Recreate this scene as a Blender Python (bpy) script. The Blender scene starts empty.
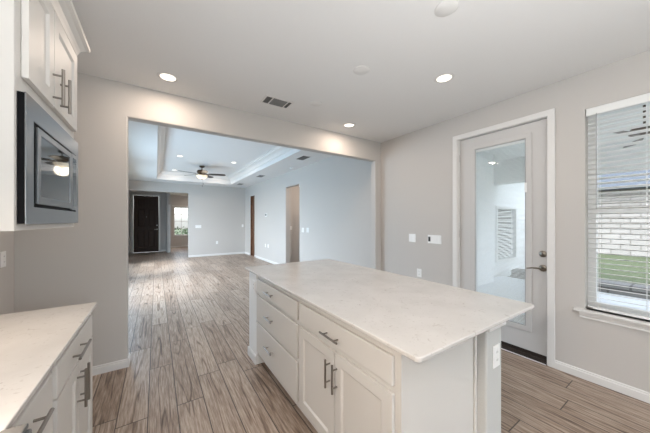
import bpy, bmesh, math, random
from mathutils import Vector, Matrix
random.seed(7)
C = bpy.context.scene.collection
sc = bpy.context.scene
R = math.radians
H = 1.415                                   # eye height of the photographer

# ------------------------------------------------------------------ camera
cd = bpy.data.cameras.new('camera'); cam = bpy.data.objects.new('camera', cd); C.objects.link(cam)
cam.location = (0, 0, H); cam.rotation_euler = (R(90), 0, R(-33.34))
cd.sensor_width = 36; cd.lens = 256.6 / 650 * 36; cd.shift_y = 4.1 / 650; cd.clip_start = .02; cd.clip_end = 300
sc.camera = cam

# ------------------------------------------------------------------ view, sky, daylight
sc.view_settings.view_transform = 'Standard'; sc.view_settings.look = 'None'
sc.view_settings.exposure = 0.04; sc.view_settings.gamma = 1.0; sc.view_settings.use_curve_mapping = False
w = bpy.data.worlds.new('sky'); sc.world = w; w.use_nodes = True
wn = w.node_tree.nodes; wl = w.node_tree.links
sky = wn.new('ShaderNodeTexSky'); sky.sky_type = 'NISHITA'; sky.sun_disc = False
sky.sun_elevation = R(48); sky.sun_rotation = R(250); sky.air_density = 1.0; sky.dust_density = 2.5
bg = wn['Background']; bg.inputs[1].default_value = 1.05
soft = wn.new('ShaderNodeHueSaturation'); soft.inputs['Saturation'].default_value = .3
wl.new(sky.outputs[0], soft.inputs['Color']); wl.new(soft.outputs[0], bg.inputs[0])

def area(name, loc, rot, sx, sy, energy, col):
    l = bpy.data.lights.new(name, 'AREA'); l.shape = 'RECTANGLE'; l.size = sx; l.size_y = sy
    l.energy = energy; l.color = col
    o = bpy.data.objects.new(name, l); C.objects.link(o); o.location = loc; o.rotation_euler = rot
    return o
DAY = (.53, .77, 1.0)
# daylight entering at the glazed openings (behind the camera, and along the living room)
area('daylight_rear_window', (1.25, -3.30, 1.45), (R(90), 0, 0), 3.0, 1.9, 14, (.50, .78, 1.0))
area('daylight_living_window', (-.93, 6.0, 1.4), (R(74), 0, R(-90)), 2.2, 1.6, 86, DAY)
area('daylight_living_window_far', (-.93, 9.1, 1.4), (R(74), 0, R(-90)), 2.2, 1.6, 72, DAY)
# added fill light behind the camera, aimed up so the ceiling spreads it
area('added_ceiling_fill', (.3, -.9, 1.35), (R(176), 0, 0), 1.4, 1.4, 79, (.965, .98, 1.0))
area('added_left_fill', (-.60, .34, 1.72), (R(46), 0, R(-112)), .5, .3, 21, (1, .86, .73))  # added warm fill for island fronts and left counter; no hood here
area('added_counter_fill', (-.62, 1.62, 1.376), (0, 0, 0), .25, .5, 1.7, (1, .84, .68))  # added warm fill to brighten the left worktop, not a real fitting
CAN = (1.0, .82, .68)      # warm recessed lamps
CAN_W = 24.0

# ------------------------------------------------------------------ mesh helpers
class MB:
    def __init__(s): s.bm = bmesh.new()
    def face(s, pts):
        vs = [s.bm.verts.new(p) for p in pts]
        try: return s.bm.faces.new(vs)
        except ValueError: return None
    def box(s, x0, x1, y0, y1, z0, z1):
        v = [s.bm.verts.new((x, y, z)) for x in (x0, x1) for y in (y0, y1) for z in (z0, z1)]
        for f in ((0, 1, 3, 2), (4, 6, 7, 5), (0, 4, 5, 1), (2, 3, 7, 6), (0, 2, 6, 4), (1, 5, 7, 3)):
            s.bm.faces.new([v[i] for i in f])
        return s
    def cyl(s, a, b, r, r2=None, n=16, caps=True):
        a = Vector(a); b = Vector(b); r2 = r if r2 is None else r2
        d = (b - a).normalized(); u = d.orthogonal().normalized(); v = d.cross(u)
        A = [s.bm.verts.new(a + (u * math.cos(t) + v * math.sin(t)) * r) for t in [2 * math.pi * i / n for i in range(n)]]
        B = [s.bm.verts.new(b + (u * math.cos(t) + v * math.sin(t)) * r2) for t in [2 * math.pi * i / n for i in range(n)]]
        for i in range(n):
            j = (i + 1) % n; s.bm.faces.new((A[i], A[j], B[j], B[i]))
        if caps:
            s.bm.faces.new(A[::-1]); s.bm.faces.new(B)
        return s
    def lathe(s, prof, o, n=28, axis=(0, 0, 1)):
        """prof: (radius, height) list; revolved round axis through o"""
        o = Vector(o); d = Vector(axis).normalized(); u = d.orthogonal().normalized(); v = d.cross(u)
        rings = []
        for r, h in prof:
            if r < 1e-6: rings.append([s.bm.verts.new(o + d * h)])
            else: rings.append([s.bm.verts.new(o + d * h + (u * math.cos(2 * math.pi * i / n) + v * math.sin(2 * math.pi * i / n)) * r) for i in range(n)])
        for A, B in zip(rings, rings[1:]):
            for i in range(n):
                j = (i + 1) % n
                if len(A) == 1 and len(B) == 1: continue
                if len(A) == 1: s.bm.faces.new((A[0], B[j], B[i]))
                elif len(B) == 1: s.bm.faces.new((A[i], A[j], B[0]))
                else: s.bm.faces.new((A[i], A[j], B[j], B[i]))
        return s
    def prism(s, poly, fn, t0, t1):
        """poly in 2D, fn(a, b, t) -> point, extruded t0..t1"""
        A = [s.bm.verts.new(fn(a, b, t0)) for a, b in poly]; B = [s.bm.verts.new(fn(a, b, t1)) for a, b in poly]
        n = len(poly)
        for i in range(n):
            j = (i + 1) % n; s.bm.faces.new((A[i], A[j], B[j], B[i]))
        s.bm.faces.new(A[::-1]); s.bm.faces.new(B)
        return s
    def sheet(s, fn, a0, a1, b0, b1, n0, n1, holes=()):
        """slab with through holes; a,b in plane, n0..n1 thickness"""
        A = sorted({a0, a1, *[x for h in holes for x in h[:2]]}); B = sorted({b0, b1, *[x for h in holes for x in h[2:]]})
        A = [x for x in A if a0 <= x <= a1]; B = [x for x in B if b0 <= x <= b1]
        def solid(i, j):
            if i < 0 or j < 0 or i >= len(A) - 1 or j >= len(B) - 1: return False
            ca = (A[i] + A[i + 1]) / 2; cb = (B[j] + B[j + 1]) / 2
            return not any(h[0] < ca < h[1] and h[2] < cb < h[3] for h in holes)
        for i in range(len(A) - 1):
            for j in range(len(B) - 1):
                if not solid(i, j): continue
                p, q, r, t = A[i], A[i + 1], B[j], B[j + 1]
                for n in (n0, n1): s.face([fn(p, r, n), fn(q, r, n), fn(q, t, n), fn(p, t, n)])
                for di, dj, e in ((-1, 0, (p, r, p, t)), (1, 0, (q, r, q, t)), (0, -1, (p, r, q, r)), (0, 1, (p, t, q, t))):
                    if not solid(i + di, j + dj):
                        s.face([fn(e[0], e[1], n0), fn(e[2], e[3], n0), fn(e[2], e[3], n1), fn(e[0], e[1], n1)])
        return s
    def panel(s, fn, a0, a1, b0, b1, n0, n1, wells=(), depth=.008, slope=.012, raise_=0):
        """slab whose front (n1) carries recessed panels with sloped sides"""
        A = sorted({a0, a1, *[x for h in wells for x in h[:2]]}); B = sorted({b0, b1, *[x for h in wells for x in h[2:]]})
        for i in range(len(A) - 1):
            for j in range(len(B) - 1):
                ca = (A[i] + A[i + 1]) / 2; cb = (B[j] + B[j + 1]) / 2
                if any(h[0] < ca < h[1] and h[2] < cb < h[3] for h in wells): continue
                s.face([fn(A[i], B[j], n1), fn(A[i + 1], B[j], n1), fn(A[i + 1], B[j + 1], n1), fn(A[i], B[j + 1], n1)])
        k = 1 if n1 > n0 else -1
        for h in wells:
            rings = [(0, n1), (slope, n1 - k * depth)]
            if raise_: rings += [(slope * 1.8, n1 - k * depth), (slope * 3.0, n1 - k * (depth - raise_))]
            pr = None
            for ins, n in rings:
                cur = [fn(h[0] + ins, h[2] + ins, n), fn(h[1] - ins, h[2] + ins, n), fn(h[1] - ins, h[3] - ins, n), fn(h[0] + ins, h[3] - ins, n)]
                if pr:
                    for q in range(4): s.face([pr[q], pr[(q + 1) % 4], cur[(q + 1) % 4], cur[q]])
                pr = cur
            s.face(pr)
        cs = [(a0, b0), (a1, b0), (a1, b1), (a0, b1)]
        for q in range(4):
            c, d = cs[q], cs[(q + 1) % 4]
            s.face([fn(*c, n0), fn(*d, n0), fn(*d, n1), fn(*c, n1)])
        s.face([fn(*c, n0) for c in cs])
        return s

def wpos(o):
    p = Vector((0, 0, 0))
    while o: p += o.location; o = o.parent
    return p
def mesh(name, mb, m, parent=None, bevel=0, smooth=False, seg=2, origin=None):
    bm = mb.bm
    bmesh.ops.remove_doubles(bm, verts=bm.verts, dist=1e-5)
    bmesh.ops.recalc_face_normals(bm, faces=bm.faces)
    if parent is not None: off = wpos(parent)
    elif origin is not None: off = Vector(origin)
    else:
        xs = [v.co.x for v in bm.verts]; ys = [v.co.y for v in bm.verts]
        off = Vector(((min(xs) + max(xs)) / 2, (min(ys) + max(ys)) / 2, min(v.co.z for v in bm.verts)))
    bmesh.ops.translate(bm, verts=bm.verts, vec=-off)
    me = bpy.data.meshes.new(name); bm.to_mesh(me); bm.free()
    o = bpy.data.objects.new(name, me); C.objects.link(o)
    me.materials.append(m)
    if parent is not None: o.parent = parent
    else: o.location = off
    if smooth:
        for p in me.polygons: p.use_smooth = True
        try: me.set_sharp_from_angle(angle=R(40))
        except Exception: pass
    if bevel:
        b = o.modifiers.new('bevel', 'BEVEL'); b.width = bevel; b.segments = seg; b.limit_method = 'ANGLE'; b.angle_limit = R(50)
        b.harden_normals = False
    return o
def tag(o, label, cat, group=None, kind=None):
    o['label'] = label; o['category'] = cat
    if group: o['group'] = group
    if kind: o['kind'] = kind
    return o
def thing(name, loc, label, cat, group=None, kind=None):
    o = bpy.data.objects.new(name, None); C.objects.link(o); o.location = loc; o.empty_display_size = .1
    return tag(o, label, cat, group, kind)
def struct(name, mb, m, label, cat, **k):
    return tag(mesh(name, mb, m, None, origin=(0, 0, 0), **k), label, cat, kind='structure')
def clone(root, loc, label, group=None):
    """copy of a thing with its parts and sub-parts"""
    r = root.copy(); C.objects.link(r); r.location = loc; r['label'] = label
    if group: r['group'] = group
    def kids(src, dst):
        for ch in list(src.children):
            c = ch.copy(); C.objects.link(c); c.parent = dst; kids(ch, c)
    kids(root, r)
    return r
FX = lambda a, b, n: (n, a, b)      # plane facing +-X : a = y, b = z
FY = lambda a, b, n: (a, n, b)      # plane facing +-Y : a = x, b = z
FZ = lambda a, b, n: (a, b, n)      # horizontal plane

# ------------------------------------------------------------------ materials
def newmat(name):
    m = bpy.data.materials.new(name); m.use_nodes = True
    return m, m.node_tree.nodes, m.node_tree.links, m.node_tree.nodes['Principled BSDF']
def plain(name, col, rough=.5, metal=0, bump=0, scale=200, vary=0, spec=.5, emit=None, estr=0, coat=0):
    m, n, l, b = newmat(name)
    b.inputs['Base Color'].default_value = (*col, 1); b.inputs['Roughness'].default_value = rough
    b.inputs['Metallic'].default_value = metal; b.inputs['Specular IOR Level'].default_value = spec
    b.inputs['Coat Weight'].default_value = coat
    tc = n.new('ShaderNodeTexCoord')
    nz = n.new('ShaderNodeTexNoise'); nz.inputs['Scale'].default_value = scale; nz.inputs['Detail'].default_value = 3
    l.new(tc.outputs['Object'], nz.inputs['Vector'])
    if bump:
        bp = n.new('ShaderNodeBump'); bp.inputs['Strength'].default_value = bump; bp.inputs['Distance'].default_value = .002
        l.new(nz.outputs['Fac'], bp.inputs['Height']); l.new(bp.outputs[0], b.inputs['Normal'])
    if vary:
        hs = n.new('ShaderNodeHueSaturation'); hs.inputs['Color'].default_value = (*col, 1)
        mr = n.new('ShaderNodeMapRange'); mr.inputs['To Min'].default_value = 1 - vary; mr.inputs['To Max'].default_value = 1 + vary
        l.new(nz.outputs['Fac'], mr.inputs['Value']); l.new(mr.outputs[0], hs.inputs['Value']); l.new(hs.outputs[0], b.inputs['Base Color'])
    if emit:
        b.inputs['Emission Color'].default_value = (*emit, 1); b.inputs['Emission Strength'].default_value = estr
    return m
M = {}
M['wall'] = plain('greige_wall_paint', (.565, .54, .515), .75, bump=.25, scale=70)
M['ceil'] = plain('ceiling_paint', (.79, .79, .785), .85, bump=.3, scale=60)
M['lrceil'] = plain('white_tray_paint', (.78, .78, .78), .8, bump=.2, scale=60)
M['trim'] = plain('white_trim_paint', (.75, .74, .725), .4)
M['doorpaint'] = plain('door_paint', (.58, .57, .56), .45)
M['cab'] = plain('cabinet_paint', (.66, .635, .60), .5, bump=.03, scale=300)
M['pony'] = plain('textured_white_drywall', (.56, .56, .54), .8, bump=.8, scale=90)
M['nickel'] = plain('brushed_nickel', (.30, .275, .25), .34, 1, vary=.1, scale=400)
M['dnickel'] = plain('dark_nickel', (.25, .23, .20), .28, 1)
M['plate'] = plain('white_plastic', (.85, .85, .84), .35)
M['dark'] = plain('dark_slot', (.03, .03, .03), .6)
M['mwblack'] = plain('black_enamel', (.008, .008, .009), .6, spec=.05)
M['bronze'] = plain('dark_bronze', (.03, .022, .018), .4, .3)
M['chrome'] = plain('satin_aluminium', (.6, .6, .6), .3, 1)
M['toekick'] = plain('toe_kick_shaded', (.35, .32, .29), .6)  # recess shade put into the colour, darker than the cabinets
M['blind'] = plain('white_blind_slat', (.83, .84, .83), .45)
M['vinyl'] = plain('white_vinyl_frame', (.80, .81, .81), .4)
M['lamp'] = plain('lamp_lens', (.9, .88, .84), .4, emit=(1, .90, .76), estr=2.2)
M['bowl'] = plain('frosted_glass_bowl', (.9, .82, .68), .3, emit=(1, .80, .55), estr=.6)
M['fandark'] = plain('espresso_fan_blade', (.035, .022, .016), .35, vary=.3, scale=30)
M['fanmetal'] = plain('oil_rubbed_bronze', (.10, .075, .055), .3, .9)
M['browndoor'] = plain('espresso_front_door', (.05, .030, .022), .5, spec=.25, bump=.1, scale=40)
M['brownwood'] = plain('brown_stained_door', (.13, .055, .022), .4, vary=.35, scale=14)
M['concrete'] = plain('patio_concrete', (.74, .77, .80), .8, vary=.06, scale=6)
M['stucco'] = plain('pale_stucco', (.86, .88, .90), .9, bump=.5, scale=40)
M['soffit'] = plain('patio_soffit', (.80, .81, .79), .8, vary=.03, scale=3)
M['roofm'] = plain('grey_shingles', (.055, .07, .09), .9, vary=.3, scale=30)
M['grass'] = plain('lawn_grass', (.055, .075, .033), .95, vary=.5, scale=9, bump=.6)
M['leaf'] = plain('shrub_leaf', (.04, .075, .03), .6, vary=.4, scale=8)
M['louvre'] = plain('vent_louvre', (.20, .20, .195), .6)
M['grey'] = plain('vent_blade', (.42, .42, .42), .5)
M['ventdark'] = plain('duct_dark', (.09, .09, .09), .8)
M['disc'] = plain('painted_cover_disc', (.77, .765, .75), .8)
M['screen'] = plain('thermostat_screen', (.16, .18, .18), .2)
M['cooktop'] = plain('black_glass', (.015, .015, .017), .05, coat=.5)

def steel():
    m, n, l, b = newmat('stainless_steel')
    b.inputs['Metallic'].default_value = 1; b.inputs['Base Color'].default_value = (.21, .215, .22, 1)
    tc = n.new('ShaderNodeTexCoord'); mp = n.new('ShaderNodeMapping'); mp.inputs['Scale'].default_value = (2, 2, 320)
    nz = n.new('ShaderNodeTexNoise'); nz.inputs['Scale'].default_value = 4; nz.inputs['Detail'].default_value = 2
    mr = n.new('ShaderNodeMapRange'); mr.inputs['To Min'].default_value = .27; mr.inputs['To Max'].default_value = .33
    l.new(tc.outputs['Object'], mp.inputs['Vector']); l.new(mp.outputs[0], nz.inputs['Vector']); l.new(nz.outputs['Fac'], mr.inputs['Value'])
    l.new(mr.outputs[0], b.inputs['Roughness'])
    return m
M['steel'] = steel()

def mirror_glass():
    m, n, l, b = newmat('microwave_glass')
    b.inputs['Base Color'].default_value = (.03, .032, .03, 1); b.inputs['Roughness'].default_value = .03
    b.inputs['Metallic'].default_value = .0; b.inputs['Specular IOR Level'].default_value = .6
    return m
M['mwglass'] = mirror_glass()

def pane(tint=(.97, .985, .99), refl=.10):
    m, n, l, b = newmat('window_pane'); n.remove(b)
    t = n.new('ShaderNodeBsdfTransparent'); t.inputs[0].default_value = (*tint, 1)
    g = n.new('ShaderNodeBsdfGlossy'); g.inputs['Roughness'].default_value = .01
    lw = n.new('ShaderNodeLayerWeight'); lw.inputs[0].default_value = .5
    pw = n.new('ShaderNodeMath'); pw.operation = 'POWER'; pw.inputs[1].default_value = 5; l.new(lw.outputs['Facing'], pw.inputs[0])
    f = n.new('ShaderNodeMath'); f.operation = 'MULTIPLY_ADD'; f.inputs[1].default_value = .95; f.inputs[2].default_value = .035; l.new(pw.outputs[0], f.inputs[0])
    mx = n.new('ShaderNodeMixShader'); l.new(f.outputs[0], mx.inputs[0]); l.new(t.outputs[0], mx.inputs[1]); l.new(g.outputs[0], mx.inputs[2])
    l.new(mx.outputs[0], n['Material Output'].inputs[0])
    return m
M['glass'] = pane()

def quartz():
    m, n, l, b = newmat('white_quartz'); b.inputs['Roughness'].default_value = .22
    tc = n.new('ShaderNodeTexCoord')
    n1 = n.new('ShaderNodeTexNoise'); n1.inputs['Scale'].default_value = 34; n1.inputs['Detail'].default_value = 6; n1.inputs['Distortion'].default_value = 1.4
    n2 = n.new('ShaderNodeTexNoise'); n2.inputs['Scale'].default_value = 5; n2.inputs['Detail'].default_value = 4
    r1 = n.new('ShaderNodeValToRGB'); r1.color_ramp.elements[0].position = .61; r1.color_ramp.elements[1].position = .70
    r1.color_ramp.elements[0].color = (0, 0, 0, 1); r1.color_ramp.elements[1].color = (1, 1, 1, 1)
    r2 = n.new('ShaderNodeValToRGB'); r2.color_ramp.elements[0].position = .35; r2.color_ramp.elements[1].position = .7
    r2.color_ramp.elements[0].color = (.66, .635, .61, 1); r2.color_ramp.elements[1].color = (.60, .575, .55, 1)
    mx = n.new('ShaderNodeMixRGB'); mx.inputs[2].default_value = (.47, .43, .40, 1)
    mul = n.new('ShaderNodeMath'); mul.operation = 'MULTIPLY'; mul.inputs[1].default_value = .75
    for q in (n1, n2): l.new(tc.outputs['Object'], q.inputs['Vector'])
    l.new(n1.outputs['Fac'], r1.inputs[0]); l.new(n2.outputs['Fac'], r2.inputs[0])
    l.new(r1.outputs[0], mul.inputs[0]); l.new(mul.outputs[0], mx.inputs[0]); l.new(r2.outputs[0], mx.inputs[1])
    l.new(mx.outputs[0], b.inputs['Base Color'])
    return m
M['quartz'] = quartz()

def planks():
    m, n, l, b = newmat('wood_look_planks')
    def math_(op, a, bb=None, c=None):
        q = n.new('ShaderNodeMath'); q.operation = op
        for i, x in enumerate((a, bb, c)):
            if x is None: continue
            if isinstance(x, (int, float)): q.inputs[i].default_value = x
            else: l.new(x, q.inputs[i])
        return q.outputs[0]
    tc = n.new('ShaderNodeTexCoord'); sp = n.new('ShaderNodeSeparateXYZ'); l.new(tc.outputs['Object'], sp.inputs[0])
    W, L = .184, 1.22
    xr = math_('DIVIDE', math_('ADD', sp.outputs[0], .05), W); ix = math_('FLOOR', xr); fx = math_('FRACT', xr)
    wa = n.new('ShaderNodeTexWhiteNoise'); wa.noise_dimensions = '1D'; l.new(ix, wa.inputs['W'])
    yr = math_('ADD', math_('DIVIDE', sp.outputs[1], L), wa.outputs['Value']); iy = math_('FLOOR', yr); fy = math_('FRACT', yr)
    cb = n.new('ShaderNodeCombineXYZ'); l.new(ix, cb.inputs[0]); l.new(iy, cb.inputs[1])
    wb = n.new('ShaderNodeTexWhiteNoise'); wb.noise_dimensions = '3D'; l.new(cb.outputs[0], wb.inputs['Vector'])
    rnd = wb.outputs['Value']; rs = n.new('ShaderNodeSeparateColor'); l.new(wb.outputs['Color'], rs.inputs[0])
    # grain coordinates: long in Y, shifted for every plank
    g = n.new('ShaderNodeCombineXYZ')
    l.new(math_('ADD', math_('MULTIPLY', sp.outputs[0], 1.0), math_('MULTIPLY', rnd, 37.0)), g.inputs[0])
    l.new(math_('ADD', math_('MULTIPLY', sp.outputs[1], .055), math_('MULTIPLY', rs.outputs[1], 53.0)), g.inputs[1])
    l.new(math_('MULTIPLY', rs.outputs[2], 19.0), g.inputs[2])
    big = n.new('ShaderNodeTexNoise'); big.inputs['Scale'].default_value = 9.0; big.inputs['Detail'].default_value = 1.5; big.inputs['Distortion'].default_value = .25
    fine = n.new('ShaderNodeTexNoise'); fine.inputs['Scale'].default_value = 95; fine.inputs['Detail'].default_value = 4; fine.inputs['Roughness'].default_value = .7
    for q in (big, fine): l.new(g.outputs[0], q.inputs['Vector'])
    rings = math_('FRACT', math_('MULTIPLY', big.outputs['Fac'], 8.0))            # cathedral figure
    rings = math_('ABSOLUTE', math_('SUBTRACT', rings, .5))                          # 0..0.5
    dk = n.new('ShaderNodeMapRange'); dk.inputs['From Min'].default_value = .0; dk.inputs['From Max'].default_value = .17
    dk.inputs['To Min'].default_value = 1; dk.inputs['To Max'].default_value = 0; l.new(rings, dk.inputs['Value'])
    fr = n.new('ShaderNodeMapRange'); fr.inputs['From Min'].default_value = .35; fr.inputs['From Max'].default_value = .68; l.new(fine.outputs['Fac'], fr.inputs['Value'])
    cr = n.new('ShaderNodeValToRGB'); e = cr.color_ramp.elements
    e[0].position = 0; e[0].color = (.070, .043, .031, 1); e[1].position = 1; e[1].color = (.59, .49, .405, 1)
    e.new(.45).color = (.275, .198, .148, 1)
    t = math_('ADD', math_('MULTIPLY', fr.outputs[0], .55), math_('MULTIPLY', rnd, .24))
    t = math_('ADD', t, .24)
    ctr = math_('MAXIMUM', math_('SUBTRACT', 1.25, math_('MULTIPLY', math_('ABSOLUTE', math_('SUBTRACT', fx, .5)), 2.6)), 0)
    t = math_('SUBTRACT', t, math_('MULTIPLY', math_('MULTIPLY', dk.outputs[0], ctr), .42))
    l.new(t, cr.inputs[0])
    gx = math_('LESS_THAN', math_('MINIMUM', fx, math_('SUBTRACT', 1, fx)), .019)
    gy = math_('LESS_THAN', math_('MINIMUM', fy, math_('SUBTRACT', 1, fy)), .003)
    gap = math_('MAXIMUM', gx, gy)
    mx = n.new('ShaderNodeMixRGB'); mx.inputs[2].default_value = (.05, .035, .028, 1)
    l.new(math_('MULTIPLY', gap, .9), mx.inputs[0]); l.new(cr.outputs[0], mx.inputs[1]); l.new(mx.outputs[0], b.inputs['Base Color'])
    ro = n.new('ShaderNodeMapRange'); ro.inputs['To Min'].default_value = .28; ro.inputs['To Max'].default_value = .52
    l.new(fr.outputs[0], ro.inputs['Value']); l.new(ro.outputs[0], b.inputs['Roughness'])
    bp = n.new('ShaderNodeBump'); bp.inputs['Strength'].default_value = .25; bp.inputs['Distance'].default_value = .002
    l.new(math_('SUBTRACT', math_('MULTIPLY', fine.outputs['Fac'], .4), gap), bp.inputs['Height']); l.new(bp.outputs[0], b.inputs['Normal'])
    return m
M['planks'] = planks()

def stone():
    m, n, l, b = newmat('white_limestone_blocks'); b.inputs['Roughness'].default_value = .9
    tc = n.new('ShaderNodeTexCoord'); sp = n.new('ShaderNodeSeparateXYZ'); l.new(tc.outputs['Object'], sp.inputs[0])
    cb = n.new('ShaderNodeCombineXYZ'); l.new(sp.outputs[1], cb.inputs[0]); l.new(sp.outputs[2], cb.inputs[1])
    br = n.new('ShaderNodeTexBrick'); br.inputs['Scale'].default_value = 1.0; br.inputs['Brick Width'].default_value = .62; br.inputs['Row Height'].default_value = .26
    br.inputs['Mortar Size'].default_value = .018; br.inputs['Color1'].default_value = (.25, .245, .24, 1); br.inputs['Color2'].default_value = (.20, .195, .19, 1)
    br.inputs['Mortar'].default_value = (.10, .095, .09, 1)
    l.new(cb.outputs[0], br.inputs['Vector']); l.new(br.outputs[0], b.inputs['Base Color'])
    return m
M['stone'] = stone()

# ------------------------------------------------------------------ the setting
XL, XR, YW, YB, ZC = -.965, 3.20, 3.13, 11.12, 2.74      # left wall, right wall, opening wall, far living wall, ceiling
YK = -3.40; ZL = 2.82; T = .115
struct('floor', MB().box(XL - .15, 4.6, YK - .15, 15.8, -.06, 0), M['planks'], 'grey brown wood plank floor running through kitchen and living room', 'floor')
struct('ceiling', MB().box(XL - .12, XR + .15, YK - .1, YW + .02, ZC, ZC + .1), M['ceil'], 'flat painted kitchen ceiling with recessed lights and round covers', 'ceiling')
# wall with the wide opening
ox0, ox1, oz = -.232, 3.072, 2.42
struct('wall_front', MB().sheet(FY, XL - .01, XR + .01, 0, 2.98, YW, YW + T, [(ox0, ox1, -1, oz)]), M['wall'],
       'greige kitchen wall with wide square opening into the living room', 'wall', bevel=.012, seg=3)
wy0, wy1, wz0, wz1 = -.32, .638, .625, 2.41             # kitchen window
dy0, dy1, dz1 = .895, 1.80, 2.445                        # patio door
struct('wall_right', MB().sheet(FX, YK - .1, YB + .12, 0, 3.2, XR, XR + .14,
       [(wy0, wy1, wz0, wz1), (dy0, dy1, -1, dz1), (6.10, 6.97, -1, 2.40), (9.86, 10.37, -1, 2.40)]), M['wall'],
       'long right hand wall holding patio door, blind window and living room doorways', 'wall')
struct('wall_left', MB().sheet(FX, YK - .1, 15.7, 0, 3.2, XL - .12, XL, [(4.9, 7.1, .6, 2.3), (8.0, 10.2, .6, 2.3)]), M['wall'],
       'left greige wall behind the counter run', 'wall')
struct('wall_back', MB().sheet(FY, XL - .1, XR + .1, 0, 2.8, YK - .12, YK, [(-.25, 2.75, .5, 2.4)]), M['wall'], 'rear wall of the kitchen behind the viewer', 'wall')
# living room
struct('wall_living', MB().sheet(FY, XL, XR + .01, 0, 3.2, YB, YB + T, [(-2, 1.03, -1, 2.468)]), M['wall'],
       'far living room wall with square opening to the entry hall', 'wall', bevel=.01)
tx0, tx1, ty0, ty1, tz = .02, 2.42, 4.1, 10.35, 3.10
struct('ceiling', MB().sheet(FZ, XL - .1, XR + .14, YW + T - .02, YB + .1, ZL, ZL + .03, [(tx0, tx1, ty0, ty1)]), M['lrceil'],
       'lower living room ceiling border around the raised tray', 'ceiling')
struct('ceiling', MB().sheet(FZ, tx0 - .03, tx1 + .03, ty0 - .03, ty1 + .03, ZL + .031, tz, [(tx0, tx1, ty0, ty1)]).box(tx0 - .03, tx1 + .03, ty0 - .03, ty1 + .03, tz, tz + .04), M['lrceil'],
       'raised tray ceiling panel above the living room fan', 'ceiling')
def tray_crown():
    mb = MB()
    steps = [(0, -.175), (.022, -.17), (.03, -.12), (.06, -.085), (.11, -.06), (.125, -.02), (.16, -.015), (.16, -.001)]
    pr = None
    for ins, dz in steps:
        cur = [(tx0 + ins, ty0 + ins, tz + dz), (tx1 - ins, ty0 + ins, tz + dz), (tx1 - ins, ty1 - ins, tz + dz), (tx0 + ins, ty1 - ins, tz + dz)]
        if pr:
            for q in range(4): mb.face([pr[q], pr[(q + 1) % 4], cur[(q + 1) % 4], cur[q]])
        pr = cur
    return mb
struct('trim_1', tray_crown(), M['trim'], 'white stepped crown moulding inside the tray ceiling', 'moulding')
# entry hall and the beige room beyond
YD = 13.95
struct('ceiling', MB().box(XL - .1, XR + .1, YB + T - .02, 15.8, 2.74, 2.8), M['ceil'], 'entry hall ceiling beyond the living room', 'ceiling')
struct('wall_entry', MB().sheet(FY, XL, .40, 0, 2.74, YD, YD + .12, [(-.835, .105, -1, 2.53)]), M['wall'], 'shaded entry wall around the dark front door', 'wall')
struct('wall_entry', MB().sheet(FY, .385, XR, 0, 2.74, 13.37, 13.49, [(.52, 1.36, -1, 3)]), M['wall'], 'entry wall with white cased doorway to the front room', 'wall')
struct('wall_entry', MB().box(.385, .50, 13.49, YD + .12, 0, 2.74), M['wall'], 'short return wall beside the front door', 'wall')
struct('wall_far', MB().sheet(FY, .3, XR + .1, 0, 2.74, 15.65, 15.77, [(.77, 1.47, .62, 2.15)]), M['wall'], 'far wall of the front room around its grid window', 'wall')
struct('wall_right', MB().box(XR - .1, XR, YB + T, 15.7, 0, 2.74), M['wall'], 'right wall of entry hall and front room', 'wall')
# hall behind the first doorway
struct('wall_hall', MB().box(XR + .14, 4.6, 7.10, 7.2, 0, 2.74).box(XR + .14, 4.6, 5.6, 5.7, 0, 2.74).box(4.5, 4.6, 5.7, 7.1, 0, 2.74).box(XR + .14, 4.6, 5.6, 7.2, 2.741, 2.8), M['wall'],
       'side hall walls seen through the living room doorway', 'wall')

def baseboard(name, fn, a0, a1, label):
    mb = MB().prism([(0, 0), (.014, 0), (.014, .058), (.009, .064), (.009, .074), (.004, .08), (0, .08)], fn, a0, a1)
    return struct(name, mb, M['trim'], label, 'baseboard')
on_r = lambda a, b, t: (XR - a, t, b); on_f = lambda a, b, t: (t, YW - a, b); on_l = lambda a, b, t: (XL + a, t, b)
on_b = lambda a, b, t: (t, YB - a, b)
baseboard('baseboard_right', on_r, YK, .842, 'white baseboard under the blind window')
baseboard('baseboard_right', on_r, 1.861, YW, 'white baseboard between patio door and kitchen corner')
baseboard('baseboard_front', on_f, XL, ox0 + .013, 'white baseboard left of the wide opening')
baseboard('baseboard_front', lambda a, b, t: (ox0 + a, t, b), YW - .013, YW + T + .013, 'white baseboard return on the left opening jamb')
baseboard('baseboard_front', on_f, ox1, XR, 'white baseboard right of the wide opening')
baseboard('baseboard_left', on_l, 2.1, YW, 'white baseboard on the left wall past the counter')
baseboard('baseboard_living', on_b, 1.03, XR, 'white baseboard along far living room wall')
baseboard('baseboard_living', on_r, YW + T, 6.10, 'white baseboard on living room right wall before first doorway')
baseboard('baseboard_living', on_r, 6.97, 9.86, 'white baseboard between the two living room doorways')
baseboard('baseboard_living', on_r, 10.37, YB, 'white baseboard in the far right living room corner')
baseboard('baseboard_living', on_l, YW + T, YB, 'white baseboard along the left living room wall')
baseboard('baseboard_entry', lambda a, b, t: (t, YD - a, b), .165, .385, 'white baseboard right of the front door')
baseboard('baseboard_entry', lambda a, b, t: (t, 13.37 - a, b), 1.43, XR, 'white baseboard of the entry wall')
baseboard('baseboard_far', lambda a, b, t: (t, 15.65 - a, b), .5, XR - .1, 'white baseboard under the front room window')
baseboard('baseboard_hall', lambda a, b, t: (t, 7.1 - a, b), XR + .14, 4.5, 'white baseboard inside the side hall')

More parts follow.
